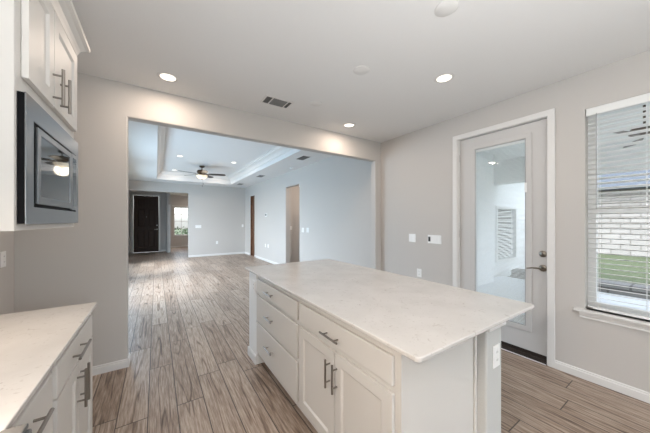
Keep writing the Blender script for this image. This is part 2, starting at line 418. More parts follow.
# ------------------------------------------------------------------ patio door
def casing(name, fn, a0, a1, ztop, wd, label, sill=0):
    mb = MB().sheet(fn, a0 - wd, a1 + wd, 0, ztop + wd, 0, -.018, [(a0, a1, -1, ztop)])
    return struct(name, mb, M['trim'], label, 'door casing', bevel=.005)
casing('trim_2', lambda a, b, n: (XR + n, a, b), dy0 + .005, dy1 - .002, dz1 - .01, .058, 'white casing around the patio door')
door = thing('door_1', (XR, (dy0 + dy1) / 2, 0), 'white patio door with tall blind filled glass and dark lever', 'door', kind='structure')
mesh('jamb', MB().sheet(FX, dy0, dy1, .0, dz1, XR + .001, XR + .139, [(dy0 + .012, dy1 - .012, -1, dz1 - .012)]), M['trim'], door)
SX = XR + .035                                               # face of the slab
gy0, gy1, gz0, gz1 = 1.085, 1.60, .315, 2.275
sl = mesh('slab', MB().sheet(FX, dy0 + .015, dy1 - .015, .055, dz1 - .017, SX, SX + .044, [(gy0 - .02, gy1 + .02, gz0 - .02, gz1 + .02)]), M['doorpaint'], door, bevel=.002)
mesh('lite_frame', MB().sheet(FX, gy0 - .05, gy1 + .042, gz0 - .055, gz1 + .05, SX - .012, SX - .0005, [(gy0, gy1, gz0, gz1)]), M['doorpaint'], door, bevel=.007, seg=3)
mesh('lite_stop', MB().sheet(FX, gy0 - .018, gy1 + .018, gz0 - .018, gz1 + .018, SX, SX + .046, [(gy0 - .001, gy1 + .001, gz0 - .001, gz1 + .001)]), M['vinyl'], door)
mesh('glass', MB().box(SX - .005, SX - .002, gy0 - .01, gy1 + .01, gz0 - .01, gz1 + .01), M['glass'], door)
mesh('glass', MB().box(SX + .036, SX + .039, gy0 - .01, gy1 + .01, gz0 - .01, gz1 + .01), M['glass'], door)
mesh('glazing_gasket', MB().sheet(FX, gy0 + .0005, gy1 - .0005, gz0 + .0005, gz1 - .0005, SX - .010, SX - .0055, [(gy0 + .009, gy1 - .009, gz0 + .009, gz1 - .009)]), M['grey'], door)
mb = MB()
z = gz0 + .02
while z < gz1 - .03:
    mb.face([(SX + .003, gy0 + .004, z - .0030), (SX + .003, gy1 - .004, z - .0030), (SX + .0145, gy1 - .004, z + .0030), (SX + .0145, gy0 + .004, z + .0030)]); z += .0135
bl = mesh('enclosed_blind', mb, M['blind'], door)
mesh('blind_headrail', MB().box(SX + .001, SX + .030, gy0 + .001, gy1 - .001, gz1 - .034, gz1 - .001), M['blind'], door)
mesh('blind_slider', MB().box(SX - .024, SX - .012, gy0 - .010, gy0 + .010, 1.71, 1.81), M['plate'], door, bevel=.003)
mesh('threshold', MB().prism([(XR - .012, .0), (XR + .139, .0), (XR + .139, .03), (XR + .03, .03), (XR + .02, .016), (XR - .012, .012)], lambda a, b, t: (a, t, b), dy0 + .013, dy1 - .013), M['bronze'], door)
mesh('threshold_lip', MB().box(XR - .024, XR - .0125, dy0 + .013, dy1 - .013, 0, .008), M['trim'], door, bevel=.002)
mesh('door_sweep', MB().box(SX - .006, SX + .03, dy0 + .015, dy1 - .015, .031, .068), M['bronze'], door)
hd = mesh('door_handle', MB().lathe([(0, 0), (.034, 0), (.034, -.006), (.026, -.012), (.014, -.014), (.012, -.05), (0, -.05)], (SX - .0005, .945, .94), 24, (1, 0, 0)), M['dnickel'], door, smooth=True)
mesh('lever', MB().cyl((SX - .045, .94, .94), (SX - .045, 1.02, .937), .0095, .008).cyl((SX - .045, 1.02, .937), (SX - .043, 1.068, .925), .008, .006), M['dnickel'], hd, smooth=True)
db = mesh('deadbolt', MB().lathe([(0, 0), (.033, 0), (.033, -.008), (.022, -.016), (0, -.016)], (SX - .0005, .945, 1.082), 24, (1, 0, 0)), M['dnickel'], door, smooth=True)
mesh('thumb_turn', MB().box(SX - .034, SX - .016, .940, .950, 1.066, 1.098), M['dnickel'], db, bevel=.003)
for z in (.3, 1.25, 2.2):
    mesh('hinge', MB().cyl((XR + .022, dy1 - .014, z - .045), (XR + .022, dy1 - .014, z + .045), .006, n=10), M['chrome'], door)

# ------------------------------------------------------------------ kitchen window and its blind
win = thing('window_1', (XR, (wy0 + wy1) / 2, wz0), 'white single hung kitchen window with sill at the right edge', 'window', kind='structure')
VX = XR + .085
mesh('window_frame', MB().sheet(FX, wy0, wy1, wz0 + .001, wz1, VX, VX + .05, [(wy0 + .055, wy1 - .055, wz0 + .06, 1.475), (wy0 + .055, wy1 - .055, 1.535, wz1 - .05)]), M['vinyl'], win, bevel=.004)
mesh('glass', MB().box(VX + .025, VX + .028, wy0 + .05, wy1 - .05, wz0 + .05, 1.48), M['glass'], win)
mesh('glass', MB().box(VX + .030, VX + .033, wy0 + .05, wy1 - .05, 1.53, wz1 - .045), M['glass'], win)
mesh('sash_lock', MB().box(VX - .014, VX - .001, .22, .28, 1.515, 1.533), M['vinyl'], win, bevel=.003)
mesh('window_stool', MB().box(XR - .045, XR - .0005, wy0 - .065, wy1 + .068, wz0 - .022, wz0).box(XR - .0005, VX - .0005, wy0 + .001, wy1 - .001, wz0 - .022, wz0), M['trim'], win, bevel=.005)
mesh('window_apron', MB().prism([(0, -.022), (-.03, -.022), (-.02, -.05), (-.014, -.062), (-.016, -.075), (0, -.075)], lambda a, b, t: (XR + a, t, wz0 + b), wy0 - .03, wy1 + .033), M['trim'], win)
BX = XR + .036
bd = thing('window_blind', (BX, (wy0 + wy1) / 2, wz1), 'white horizontal slat blind hanging open in the right hand window', 'blind')
by0, by1 = wy0 + .012, wy1 - .012
mesh('headrail', MB().box(BX - .02, BX + .03, by0, by1, wz1 - .045, wz1 - .002), M['blind'], bd, bevel=.002)
mesh('valance', MB().box(BX - .036, BX - .028, by0 - .006, by1 + .006, wz1 - .068, wz1 - .001).box(BX - .028, BX - .004, by1, by1 + .006, wz1 - .068, wz1 - .001), M['blind'], bd, bevel=.003)
mb = MB(); zs = []; z = wz0 + .07
while z < wz1 - .08: zs.append(z); z += .0435
for z in zs:
    P = [(BX - .023, z + .0045), (BX + .002, z + .0024), (BX + .027, z - .0065)]
    lo = [(x, zz - .0013) for x, zz in P]; up = [(x, zz + .0013) for x, zz in P[::-1]]
    mb.prism(lo + up, lambda a, b, t: (a, t, b), by0, by1)
mesh('slats', mb, M['blind'], bd)
mesh('bottom_rail', MB().box(BX - .022, BX + .026, by0, by1, wz0 + .012, wz0 + .032), M['blind'], bd, bevel=.003)
for y in (by1 - .07, by1 - .33, by0 + .33, by0 + .07):
    mesh('ladder_cord', MB().cyl((BX - .0255, y, wz0 + .03), (BX - .0255, y, wz1 - .04), .0012, n=6).cyl((BX + .029, y, wz0 + .03), (BX + .029, y, wz1 - .04), .0012, n=6), M['blind'], bd)
mesh('tilt_wand', MB().cyl((BX - .042, by1 - .06, wz1 - .06), (BX - .042, by1 - .06, 1.52), .004, n=8), M['grey'], bd)
mesh('cord_clip', MB().box(BX - .03, BX - .022, by1 - .035, by1 - .002, wz0 + .014, wz0 + .028), M['chrome'], bd)

# ------------------------------------------------------------------ cabinets
def bar_pull(p, axis, length, out, parent, name='handle'):
    """bar pull: p = centre on the front surface, axis = unit vector along, out = unit vector away from the front"""
    p = Vector(p); a = Vector(axis); o = Vector(out); c = p + o * .032
    mb = MB().cyl(c - a * length / 2, c + a * length / 2, .006, n=14)
    for s in (-1, 1): mb.cyl(p + a * s * length * .31, c + a * s * length * .31, .0045, n=10)
    return mesh(name, mb, M['nickel'], parent, smooth=True)
def front(name, parent, sgn, X, y0, y1, z0, z1, kind, th=.02):
    """door or drawer front on a face frame at X, facing sgn*X"""
    mb = MB()
    if kind == 'door':
        f = .057; mb.panel(FX, y0, y1, z0, z1, X + sgn * .0005, X + sgn * th, [(y0 + f, y1 - f, z0 + f, z1 - f)], .009, .011)
    else:
        mb.box(min(X + sgn * .0005, X + sgn * th), max(X + sgn * .0005, X + sgn * th), y0, y1, z0, z1)
    return mesh(name, mb, M['cab'], parent, bevel=.0035 if kind == 'door' else .005)

def rrect(x0, x1, y0, y1, r, corners=(1, 1, 1, 1)):
    out = []
    for (cx, cy, a), on in zip(((x0 + r, y0 + r, 180), (x1 - r, y0 + r, 270), (x1 - r, y1 - r, 0), (x0 + r, y1 - r, 90)), corners):
        if on: out += [(cx + r * math.cos(R(a + q * 15)), cy + r * math.sin(R(a + q * 15))) for q in range(7)]
        else: out.append((x0 if a in (180, 90) else x1, y0 if a in (180, 270) else y1))
    return out
# island ------------------------------------------------
IX = .835; IT = .894                                 # face frame plane, underside of the worktop
IBk = 1.418
def island_box(y0, y1):
    return MB().box(IX, IBk - .002, y0, y1, .105, IT - .001)
c1 = thing('base_cabinet', (1.12, 2.02, 0), 'white three drawer island base cabinet at the far end', 'cabinet', 'island base cabinets')
mesh('body', island_box(1.579, 2.468), M['cab'], c1)
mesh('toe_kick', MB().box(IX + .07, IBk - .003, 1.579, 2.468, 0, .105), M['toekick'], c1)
for nm, z0, z1 in (('upper', .722, .852), ('middle', .452, .692), ('lower', .150, .430)):
    d = front('drawer', c1, -1, IX, 1.598, 2.450, z0, z1, 'drawer')
    bar_pull((IX - .02, 2.09, (z0 + z1) / 2 if nm == 'upper' else z1 - .12), (0, 1, 0), .165, (-1, 0, 0), d)
c2 = thing('base_cabinet', (1.12, 1.14, 0), 'white island base cabinet with one drawer over two panelled doors', 'cabinet', 'island base cabinets')
mesh('body', island_box(.722, 1.578), M['cab'], c2)
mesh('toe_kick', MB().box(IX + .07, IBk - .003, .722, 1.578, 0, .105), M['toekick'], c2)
d = front('drawer', c2, -1, IX, .735, 1.562, .725, .852, 'drawer'); bar_pull((IX - .02, 1.165, .775), (0, 1, 0), .165, (-1, 0, 0), d)
d = front('door', c2, -1, IX, 1.150, 1.562, .150, .693, 'door'); bar_pull((IX - .02, 1.188, .566), (0, 0, 1), .155, (-1, 0, 0), d)
d = front('door', c2, -1, IX, .735, 1.144, .150, .693, 'door'); bar_pull((IX - .02, 1.122, .566), (0, 0, 1), .155, (-1, 0, 0), d)
ep = tag(mesh('end_panel', MB().box(IX - .001, IBk - .002, .702, .7215, 0, IT - .001), M['cab']), 'plain white panel closing the near end of the island', 'panel')
tag(mesh('scribe_moulding', MB().box(IBk - .02, IBk - .002, .690, .7015, 0, IT - .002), M['cab'], bevel=.004), 'thin white strip where island end panel meets textured wall', 'moulding')
# half wall behind the island, turning its far end
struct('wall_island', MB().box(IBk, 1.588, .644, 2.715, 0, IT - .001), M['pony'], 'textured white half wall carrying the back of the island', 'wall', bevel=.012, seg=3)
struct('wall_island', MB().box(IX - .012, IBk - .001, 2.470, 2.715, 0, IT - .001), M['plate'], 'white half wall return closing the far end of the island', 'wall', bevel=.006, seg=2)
ict = tag(mesh('island_worktop', MB().prism(rrect(.795, 1.895, .59, 2.785, .022), FZ, IT, .914), M['quartz'], bevel=.0), 'speckled pale quartz worktop on the kitchen island', 'worktop', None)
def round_slab(obj, w, seg=4):
    b = obj.modifiers.new('edge', 'BEVEL'); b.width = w; b.segments = seg; b.limit_method = 'ANGLE'; b.angle_limit = R(50)
round_slab(ict, .005, 3)
tag(mesh('trim_strip', MB().box(IBk - .004, 1.604, .628, .6435, .846, IT - .001), M['trim'], bevel=.004), 'short white moulding under worktop on the textured island wall', 'moulding')
tag(mesh('trim_strip', MB().prism([(0, 0), (.012, 0), (.012, .075), (.006, .085), (0, .085)], lambda a, b, t: (IX - .0125 - a, t, b), 2.472, 2.725), M['trim']), 'short white base strip at the far foot of the island', 'moulding')

def wall_plate(loc, fn, w, h, gangs, label, cat, kind='rocker', group=None, dark=()):
    """fn(a, b, n): a sideways, b up, n out of the wall, about loc"""
    name = 'power_outlet' if cat == 'outlet' else 'switch_plate'
    o = thing(name, loc, label, cat, group)
    L = Vector(loc); f = lambda a, b, n: tuple(L + Vector(fn(a, b, n)))
    mesh('plate', MB().prism([(-w / 2, -h / 2), (w / 2, -h / 2), (w / 2, h / 2), (-w / 2, h / 2)], f, .0004, .006), M['plate'], o, bevel=.002)
    g = w / gangs
    for i in range(gangs):
        c = -w / 2 + g * (i + .5)
        if kind == 'rocker':
            mesh('rocker', MB().prism([(c - .016, -.033), (c + .016, -.033), (c + .016, .033), (c - .016, .033)], f, .006, .0095), M['dark' if i in dark else 'plate'], o, bevel=.001)
        else:
            for s in (-1, 1):
                rc = mesh('socket', MB().prism([(c - .016, s * .021 - .013), (c + .016, s * .021 - .013), (c + .016, s * .021 + .013), (c - .016, s * .021 + .013)], f, .006, .008), M['plate'], o)
                mb = MB()
                for q in (-.006, .006): mb.prism([(c + q - .0012, s * .021 - .004), (c + q + .0012, s * .021 - .004), (c + q + .0012, s * .021 + .006), (c + q - .0012, s * .021 + .006)], f, .0081, .0084)
                mesh('slots', mb, M['dark'], rc)
    return o
fR = lambda a, b, n: (-n, -a, b)       # on the right wall
fF = lambda a, b, n: (a, -n, b)        # on walls facing the camera
fL = lambda a, b, n: (n, a, b)
wall_plate((1.515, .644, .695), fF, .072, .118, 1, 'white outlet on the textured near end of the island wall', 'outlet', 'socket')
wall_plate((IX - .012, 2.545, .755), lambda a, b, n: (-n, a, b), .072, .118, 1, 'white outlet on far front corner of the island', 'outlet', 'socket')
wall_plate((XR, 2.487, 1.157), fR, .118, .118, 2, 'double white switch plate nearer the room corner on right wall', 'switch')
wall_plate((XR, 2.12, 1.157), fR, .205, .118, 4, 'wide four gang switch plate with one dark switch by patio door', 'switch', dark=(0,))
wall_plate((XR, 2.365, .655), fR, .075, .118, 1, 'low white outlet on right wall just above the island worktop', 'outlet', 'socket')
wall_plate((XL, 2.945, 1.124), fL, .075, .118, 1, 'white outlet above left counter at the left edge', 'outlet', 'socket')
wall_plate((1.377, YB, 1.184), fF, .21, .118, 4, 'wide white switch plate on far living room wall near the entry', 'switch')
wall_plate((2.064, YB, .525), fF, .075, .118, 1, 'low white outlet on far living room wall', 'outlet', 'socket')
wall_plate((3.09, YB, 1.195), fF, .075, .118, 1, 'single white switch in far right corner of living room wall', 'switch')
wall_plate((XR, 5.909, 1.17), fR, .118, .118, 2, 'white switch plate just right of the living room doorway', 'switch')
wall_plate((XR, 5.655, 1.175), fR, .118, .118, 2, 'white switch plate farther right of the living room doorway', 'switch')
wall_plate((XR, 8.66, .544), fR, .075, .118, 1, 'left one of two low outlets below the thermostat', 'outlet', 'socket')
wall_plate((XR, 8.40, .544), fR, .075, .118, 1, 'right one of two low outlets below the thermostat', 'outlet', 'socket')
wall_plate((3.42, 7.1, 1.19), fF, .075, .118, 1, 'small switch plate inside the side hall doorway', 'switch')
th_ = thing('thermostat', (XR, 8.56, 1.56), 'white thermostat with grey screen on living room right wall', 'thermostat')
mesh('case', MB().box(XR - .025, XR - .0004, 8.47, 8.65, 1.55, 1.67), M['plate'], th_, bevel=.006)
mesh('screen', MB().box(XR - .027, XR - .0251, 8.50, 8.62, 1.585, 1.65), M['screen'], th_)
tag(mesh('door_sensor', MB().box(XR + .02, XR + .05, 6.12, 6.165, 2.33, 2.3995), M['plate'], bevel=.004), 'tiny white sensor at upper corner of living room doorway', 'sensor')

# left base run ----------------------------------------
LXf = -.338                                           # face frame of left base cabinets
lct = tag(mesh('counter_worktop', MB().prism([(XL + .001, .938), (-.304, .938), (-.304, 2.095), (XL + .001, 2.095)], FZ, .894, .914), M['quartz']), 'speckled pale quartz worktop along the left wall', 'worktop')
round_slab(lct, .004, 3)
def left_base(y0, y1, label):
    c = thing('base_cabinet', ((XL + LXf) / 2, (y0 + y1) / 2, 0), label, 'cabinet', 'left wall base cabinets')
    mesh('body', MB().box(XL + .002, LXf, y0, y1, .105, .893), M['cab'], c)
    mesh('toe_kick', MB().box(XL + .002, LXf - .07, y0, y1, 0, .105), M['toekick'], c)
    return c
b1 = left_base(1.365, 2.075, 'white left wall base cabinet at the end of the run with paired doors')
d = front('drawer', b1, 1, LXf, 1.392, 2.045, .728, .858, 'drawer'); bar_pull((LXf + .02, 1.68, .793), (0, 1, 0), .22, (1, 0, 0), d)
d = front('door', b1, 1, LXf, 1.392, 1.716, .150, .722, 'door'); bar_pull((LXf + .02, 1.688, .60), (0, 0, 1), .185, (1, 0, 0), d)
d = front('door', b1, 1, LXf, 1.722, 2.045, .150, .722, 'door'); bar_pull((LXf + .02, 1.750, .60), (0, 0, 1), .185, (1, 0, 0), d)
b2 = left_base(.94, 1.364, 'narrow white left wall base cabinet beside the range')
d = front('drawer', b2, 1, LXf, .960, 1.342, .728, .858, 'drawer'); bar_pull((LXf + .02, 1.10, .793), (0, 1, 0), .20, (1, 0, 0), d)
d = front('door', b2, 1, LXf, .960, 1.342, .150, .722, 'door'); bar_pull((LXf + .02, .99, .60), (0, 0, 1), .185, (1, 0, 0), d)
# range beside the counter
rg = thing('cooking_range', (-.6, .55, 0), 'stainless steel range at the near end of left counter', 'range')
mesh('body', MB().box(XL + .01, -.29, .170, .928, .02, .905), M['steel'], rg, bevel=.004)
ck = mesh('cooktop', MB().box(XL + .01, -.262, .168, .930, .9055, .918), M['steel'], rg, bevel=.003)
mesh('glass_top', MB().box(XL + .06, -.33, .20, .90, .9182, .9215), M['cooktop'], ck)
mesh('control_panel', MB().box(-.2895, -.255, .172, .926, .80, .905), M['steel'], rg, bevel=.004)
for y in (.27, .41, .69, .83):
    mesh('knob', MB().lathe([(0, 0), (.022, 0), (.02, .03), (0, .03)], (-.2545, y, .852), 18, (1, 0, 0)), M['dark'], rg, smooth=True)
od = mesh('oven_door', MB().box(-.2895, -.262, .175, .923, .22, .79), M['steel'], rg, bevel=.004)
mesh('oven_window', MB().box(-.2618, -.2605, .27, .83, .32, .62), M['cooktop'], od)
mb = MB().cyl((-.215, .22, .73), (-.215, .88, .73), .010)
for y in (.26, .84): mb.cyl((-.2618, y, .73), (-.215, y, .73), .007)
mesh('oven_handle', mb, M['nickel'], od, smooth=True)
mesh('warming_drawer', MB().box(-.2895, -.262, .175, .923, .06, .21), M['steel'], rg, bevel=.004)

# upper cabinet and microwave ---------------------------
UX = -.386; uy0, uy1 = 1.26, 1.982; uz0, uz1 = 1.381, 2.368
up = thing('upper_cabinet', ((XL + UX) / 2, (uy0 + uy1) / 2, uz0), 'white two door wall cabinet with crown moulding above the microwave', 'cabinet')
my0, my1, mz0, mz1 = 1.285, 1.945, 1.412, 1.842
mesh('body', MB().sheet(FX, uy0, uy1, uz0, uz1, XL + .002, UX, [(my0, my1, mz0, mz1)]), M['cab'], up, bevel=.002)
mesh('side_batten', MB().box(UX - .045, UX - .001, uy0 - .006, uy0 - .0003, uz0, uz1), M['cab'], up)
d = front('door', up, 1, UX, 1.299, 1.561, 1.904, 2.322, 'door'); bar_pull((UX + .02, 1.543, 1.987), (0, 0, 1), .155, (1, 0, 0), d)
d = front('door', up, 1, UX, 1.567, 1.943, 1.904, 2.322, 'door'); bar_pull((UX + .02, 1.643, 1.987), (0, 0, 1), .155, (1, 0, 0), d)
prof = [(0, -.02), (.010, -.018), (.016, .0), (.024, .018), (.042, .036), (.058, .044), (.060, .062), (0, .062)]
mb = MB(); pr = None
for a, b in prof:
    cur = [(XL + .002, uy0 - a, uz1 + b), (UX + a, uy0 - a, uz1 + b), (UX + a, uy1 + a, uz1 + b), (XL + .002, uy1 + a, uz1 + b)]
    if pr:
        for q in range(3): mb.face([pr[q], pr[q + 1], cur[q + 1], cur[q]])
    pr = cur
mb.face(pr)
mesh('crown_moulding', mb, M['cab'], up)
mw = thing('microwave', (-.52, 1.615, mz0), 'built in stainless microwave below the white wall cabinet', 'microwave')
MX = -.365
mesh('body', MB().box(-.80, UX - .002, my0 + .005, my1 - .005, mz0 + .005, mz1 - .005), M['mwblack'], mw)
mesh('trim_back', MB().box(UX + .001, MX - .003, 1.270, 1.957, 1.404, 1.845), M['mwblack'], mw)
tf = mesh('trim_frame', MB().sheet(FX, 1.268, 1.958, 1.402, 1.847, MX - .003, MX + .001, [(1.335, 1.905, 1.463, 1.768)]), M['steel'], mw, bevel=.0015)
mesh('recess', MB().box(MX - .0028, MX - .0018, 1.330, 1.910, 1.458, 1.772), M['mwblack'], mw)
dr = mesh('oven_door', MB().sheet(FX, 1.354, 1.800, 1.476, 1.755, MX - .0015, MX + .006, [(1.385, 1.775, 1.504, 1.732)]), M['steel'], mw, bevel=.001)
mesh('door_glass', MB().box(MX - .001, MX + .003, 1.384, 1.776, 1.503, 1.733), M['mwglass'], dr)
mesh('control_panel', MB().box(MX - .0015, MX + .006, 1.806, 1.897, 1.470, 1.760), M['steel'], mw, bevel=.001)
mesh('control_glass', MB().box(MX + .0061, MX + .0068, 1.825, 1.885, 1.49, 1.74), M['mwglass'], mw)

# ------------------------------------------------------------------ ceiling fittings
def can(x, y, z, label, watts=CAN_W, group='recessed ceiling lights'):
    o = thing('recessed_light', (x, y, z), label, 'light', group)
    mesh('trim_ring', MB().lathe([(.062, -.001), (.064, -.006), (.082, -.004), (.088, -.0005), (.062, -.0005)], (x, y, z), 32), M['trim'], o, smooth=True)
    mesh('lens', MB().lathe([(0, -.0035), (.062, -.0035), (.062, -.0008), (0, -.0008)], (x, y, z), 28), M['lamp'], o)
    if watts:
        l = bpy.data.lights.new('can_lamp', 'AREA'); l.shape = 'DISK'; l.size = .12; l.energy = watts * .27; l.color = CAN
        lo = bpy.data.objects.new('can_lamp', l); C.objects.link(lo); lo.parent = o; lo.location = (0, 0, -.010)
    return o
can(.091, 2.774, ZC, 'glowing recessed light at upper left above the wide opening')
can(2.234, 2.788, ZC, 'glowing recessed light near the corner of opening wall and right wall')
can(2.234, 1.384, ZC, 'glowing recessed light near ceiling centre in front of patio door', 13)
can(.091, 1.384, ZC, 'recessed light over the aisle beside the upper cabinet, above the frame', .3)
can(.091, -.1, ZC, 'recessed light over the aisle beside the range, behind the viewer', 3)
can(2.234, -.1, ZC, 'recessed light in front of the blind window, behind the viewer', 6)
LRW = 14
can(.519, 7.67, tz, 'left nearer recessed light in the tray ceiling', LRW)
can(1.88, 7.67, tz, 'right recessed light in the tray ceiling', LRW)
can(.500, 9.90, tz, 'left farther recessed light in the tray ceiling beyond the fan', LRW)
can(1.88, 9.90, tz, 'recessed light in the far right of the tray ceiling behind the fan', LRW)
can(3.9, 6.2, 2.74, 'unseen recessed light added to brighten the side hall', 45)  # added out of view to light the hall walls
can(2.2, 14.6, 2.74, 'recessed light in the front room beyond the entry', 60)
cv = None
for i, (y, lab) in enumerate(((.919, 'round ceiling cover over the island nearest the top edge'), (1.712, 'middle one of three round ceiling covers over the island'), (2.477, 'round ceiling cover over the island nearest the wide opening'))):
    tag(mesh('ceiling_cover', MB().lathe([(0, -.008), (.062, -.008), (.068, -.004), (.068, -.0004), (0, -.0004)], (1.51, y, ZC), 32), M['disc'], smooth=True), lab, 'cover plate', 'round blank covers over the island')
def vent(x, y, z, w, d, label, group=None, sections=True):
    o = thing('ceiling_vent', (x, y, z), label, 'vent', group)
    mesh('backing', MB().box(x - w / 2 + .01, x + w / 2 - .01, y - d / 2 + .01, y + d / 2 - .01, z - .0015, z - .0004), M['ventdark'], o)
    iw = w / 2 - .02; idd = d / 2 - .02
    a, b = x - iw, x + iw; c1_, c2_ = (a + .075, b - .05) if sections else (a, b)
    holes = [(a, c1_ - .012, y - idd, y + idd), (c1_, c2_, y - idd, y + idd), (c2_ + .012, b, y - idd, y + idd)] if sections else [(a, b, y - idd, y + idd)]
    mesh('frame', MB().sheet(FZ, x - w / 2, x + w / 2, y - d / 2, y + d / 2, z - .008, z - .0016, holes), M['trim'], o, bevel=.002)
    mb = MB(); q = y - idd + .006
    while q < y + idd:
        for h in holes[1:2] if sections else holes: mb.face([(h[0], q, z - .0018), (h[1], q, z - .0018), (h[1], q + .006, z - .008), (h[0], q + .006, z - .008)])
        q += .012
    if sections:
        q = a + .006
        while q < c1_ - .014:
            mb.face([(q, y - idd, z - .0018), (q, y + idd, z - .0018), (q + .006, y + idd, z - .008), (q + .006, y - idd, z - .008)]); q += .015
    mesh('louvre', mb, M['louvre'], o)
    return o
vent(1.13, 2.69, ZC, .33, .20, 'white louvred supply vent in the kitchen ceiling above opening', sections=True)
gv = 'living room ceiling vents'
vent(2.745, 5.06, ZL, .22, .40, 'living room ceiling vent nearest the wide opening', gv, False)
vent(2.745, 7.87, ZL, .22, .40, 'middle living room ceiling vent beside the tray', gv, False)
vent(2.70, 10.02, ZL, .22, .40, 'farthest living room ceiling vent near the back wall', gv, False)
tag(mesh('smoke_detector', MB().lathe([(0, -.03), (.05, -.03), (.065, -.01), (.065, -.0004), (0, -.0004)], (3.03, 6.2, ZL), 24), M['lrceil'], smooth=True), 'small white smoke detector on living room ceiling by doorway', 'smoke detector')

# ------------------------------------------------------------------ ceiling fans
def fan(x, y, ztop, drop, Rr, a0, label, blade_m, light=True, group=None):
    o = thing('ceiling_fan', (x, y, ztop), label, 'ceiling fan', group)
    zm = ztop - drop
    mesh('canopy', MB().lathe([(0, -.001), (.075, -.001), (.07, -.035), (.03, -.06), (0, -.06)], (x, y, ztop)), M['fanmetal'], o, smooth=True)
    mesh('downrod', MB().cyl((x, y, ztop - .055), (x, y, zm + .08), .013), M['fanmetal'], o, smooth=True)
    mesh('motor_housing', MB().lathe([(0, .085), (.03, .085), (.05, .07), (.125, .055), (.145, .02), (.14, -.02), (.10, -.05), (.06, -.06), (0, -.06)], (x, y, zm)), M['fanmetal'], o, smooth=True)
    zb = zm - .055
    for k in range(5):
        t = R(a0 + 72 * k); c, s = math.cos(t), math.sin(t); tl = .018
        def P(r, q, dz=0): return (x + c * r - s * q, y + s * r + c * q, zb - q * .22 + dz)
        out = [(.20, -.045), (.30, -.06), (Rr - .10, -.072), (Rr - .03, -.062), (Rr, -.03), (Rr, .03), (Rr - .03, .062), (Rr - .10, .072), (.30, .06), (.20, .045)]
        mb = MB(); A = [P(r, q, .004) for r, q in out]; B = [P(r, q, -.004) for r, q in out]
        mb.face(A); mb.face(B[::-1])
        for i in range(len(out)): j = (i + 1) % len(out); mb.face([A[i], A[j], B[j], B[i]])
        b_ = mesh('blade', mb, blade_m, o)
        mb = MB(); A = [P(r, q, -.0045) for r, q in ((.10, -.018), (.24, -.03), (.27, 0), (.24, .03), (.10, .018))]; B = [(p[0], p[1], p[2] - .006) for p in A]
        mb.face(A); mb.face(B[::-1])
        for i in range(5): j = (i + 1) % 5; mb.face([A[i], A[j], B[j], B[i]])
        mesh('blade_arm', mb, M['fanmetal'], b_)
    if light:
        mesh('light_collar', MB().lathe([(0, -.06), (.085, -.062), (.10, -.09), (.095, -.10), (0, -.10)], (x, y, zm)), M['fanmetal'], o, smooth=True)
        mesh('glass_bowl', MB().lathe([(.155, -.098), (.158, -.105), (.150, -.135), (.12, -.17), (.07, -.195), (0, -.205), ], (x, y, zm)), M['bowl'], o, smooth=True)
        mesh('finial', MB().lathe([(0, -.204), (.018, -.206), (.014, -.225), (0, -.235)], (x, y, zm), 16), M['fanmetal'], o, smooth=True)
        for dx, ln in ((-.012, .42), (.012, .36)):
            mb = MB().cyl((x + dx, y - .165, zm - .09), (x + dx, y - .165, zm - ln), .0012, n=6)
            mb.lathe([(0, -ln), (.009, -ln - .012), (.009, -ln - .03), (0, -ln - .04)], (x + dx, y - .165, zm), 10)
            mesh('pull_chain', mb, M['fanmetal'], o)
        l = bpy.data.lights.new('fan_lamp', 'POINT'); l.energy = 4; l.color = (1, .85, .65); l.shadow_soft_size = .14
        lo = bpy.data.objects.new('fan_lamp', l); C.objects.link(lo); lo.parent = o; lo.location = (0, 0, -drop - .27)
    return o
fan(1.18, 8.70, tz, .195, .68, 55, 'dark five blade ceiling fan with lit glass bowl in the tray ceiling', M['fandark'])

# ------------------------------------------------------------------ front door, brown door, front window
casing('trim_3', lambda a, b, n: (a, YD + n, b), -.83, .10, 2.525, .06, 'white casing around the dark front door')
fd = thing('door_2', (-.365, YD, 0), 'dark espresso six panel front door at the end of the hall', 'door', kind='structure')
A0, A1 = -.827, .097; mid = (A0 + A1) / 2
wells = []
for c0, c1_ in ((A0 + .13, mid - .06), (mid + .06, A1 - .13)):
    wells += [(c0, c1_, .22, .98), (c0, c1_, 1.14, 1.92), (c0, c1_, 2.05, 2.37)]
mesh('slab', MB().panel(FY, A0, A1, .01, 2.522, YD + .075, YD + .03, wells, .012, .02, .008), M['browndoor'], fd)
kn = mesh('door_handle', MB().lathe([(0, 0), (.03, 0), (.03, -.008), (.012, -.012), (.012, -.04), (0, -.04)], (.035, YD + .0295, 1.02), 18, (0, 1, 0)), M['nickel'], fd, smooth=True)
mesh('lever', MB().cyl((.035, YD - .01, 1.02), (-.075, YD - .01, 1.015), .010), M['nickel'], kn, smooth=True)
mesh('deadbolt', MB().lathe([(0, 0), (.032, 0), (.03, -.02), (0, -.02)], (.035, YD + .0295, 1.20), 18, (0, 1, 0)), M['nickel'], fd, smooth=True)
mesh('peephole', MB().lathe([(0, 0), (.014, 0), (.012, -.008), (0, -.008)], (mid, YD + .0295, 1.58), 12, (0, 1, 0)), M['nickel'], fd, smooth=True)
struct('trim_4', MB().box(.455, .535, 13.35, 13.3695, 0, 2.13).box(.5205, .535, 13.3695, 13.49, 0, 2.13), M['trim'], 'white door trim at the wall end beside the front room', 'door casing')
bdoor = thing('door_3', (XR + .06, 10.115, 0), 'brown stained wood door recessed in the far living room doorway', 'door', kind='structure')
mesh('slab', MB().panel(FX, 9.868, 10.362, .01, 2.39, XR + .10, XR + .055, [(9.93, 10.30, .2, 1.0), (9.93, 10.30, 1.15, 2.25)], .01, .015), M['brownwood'], bdoor)
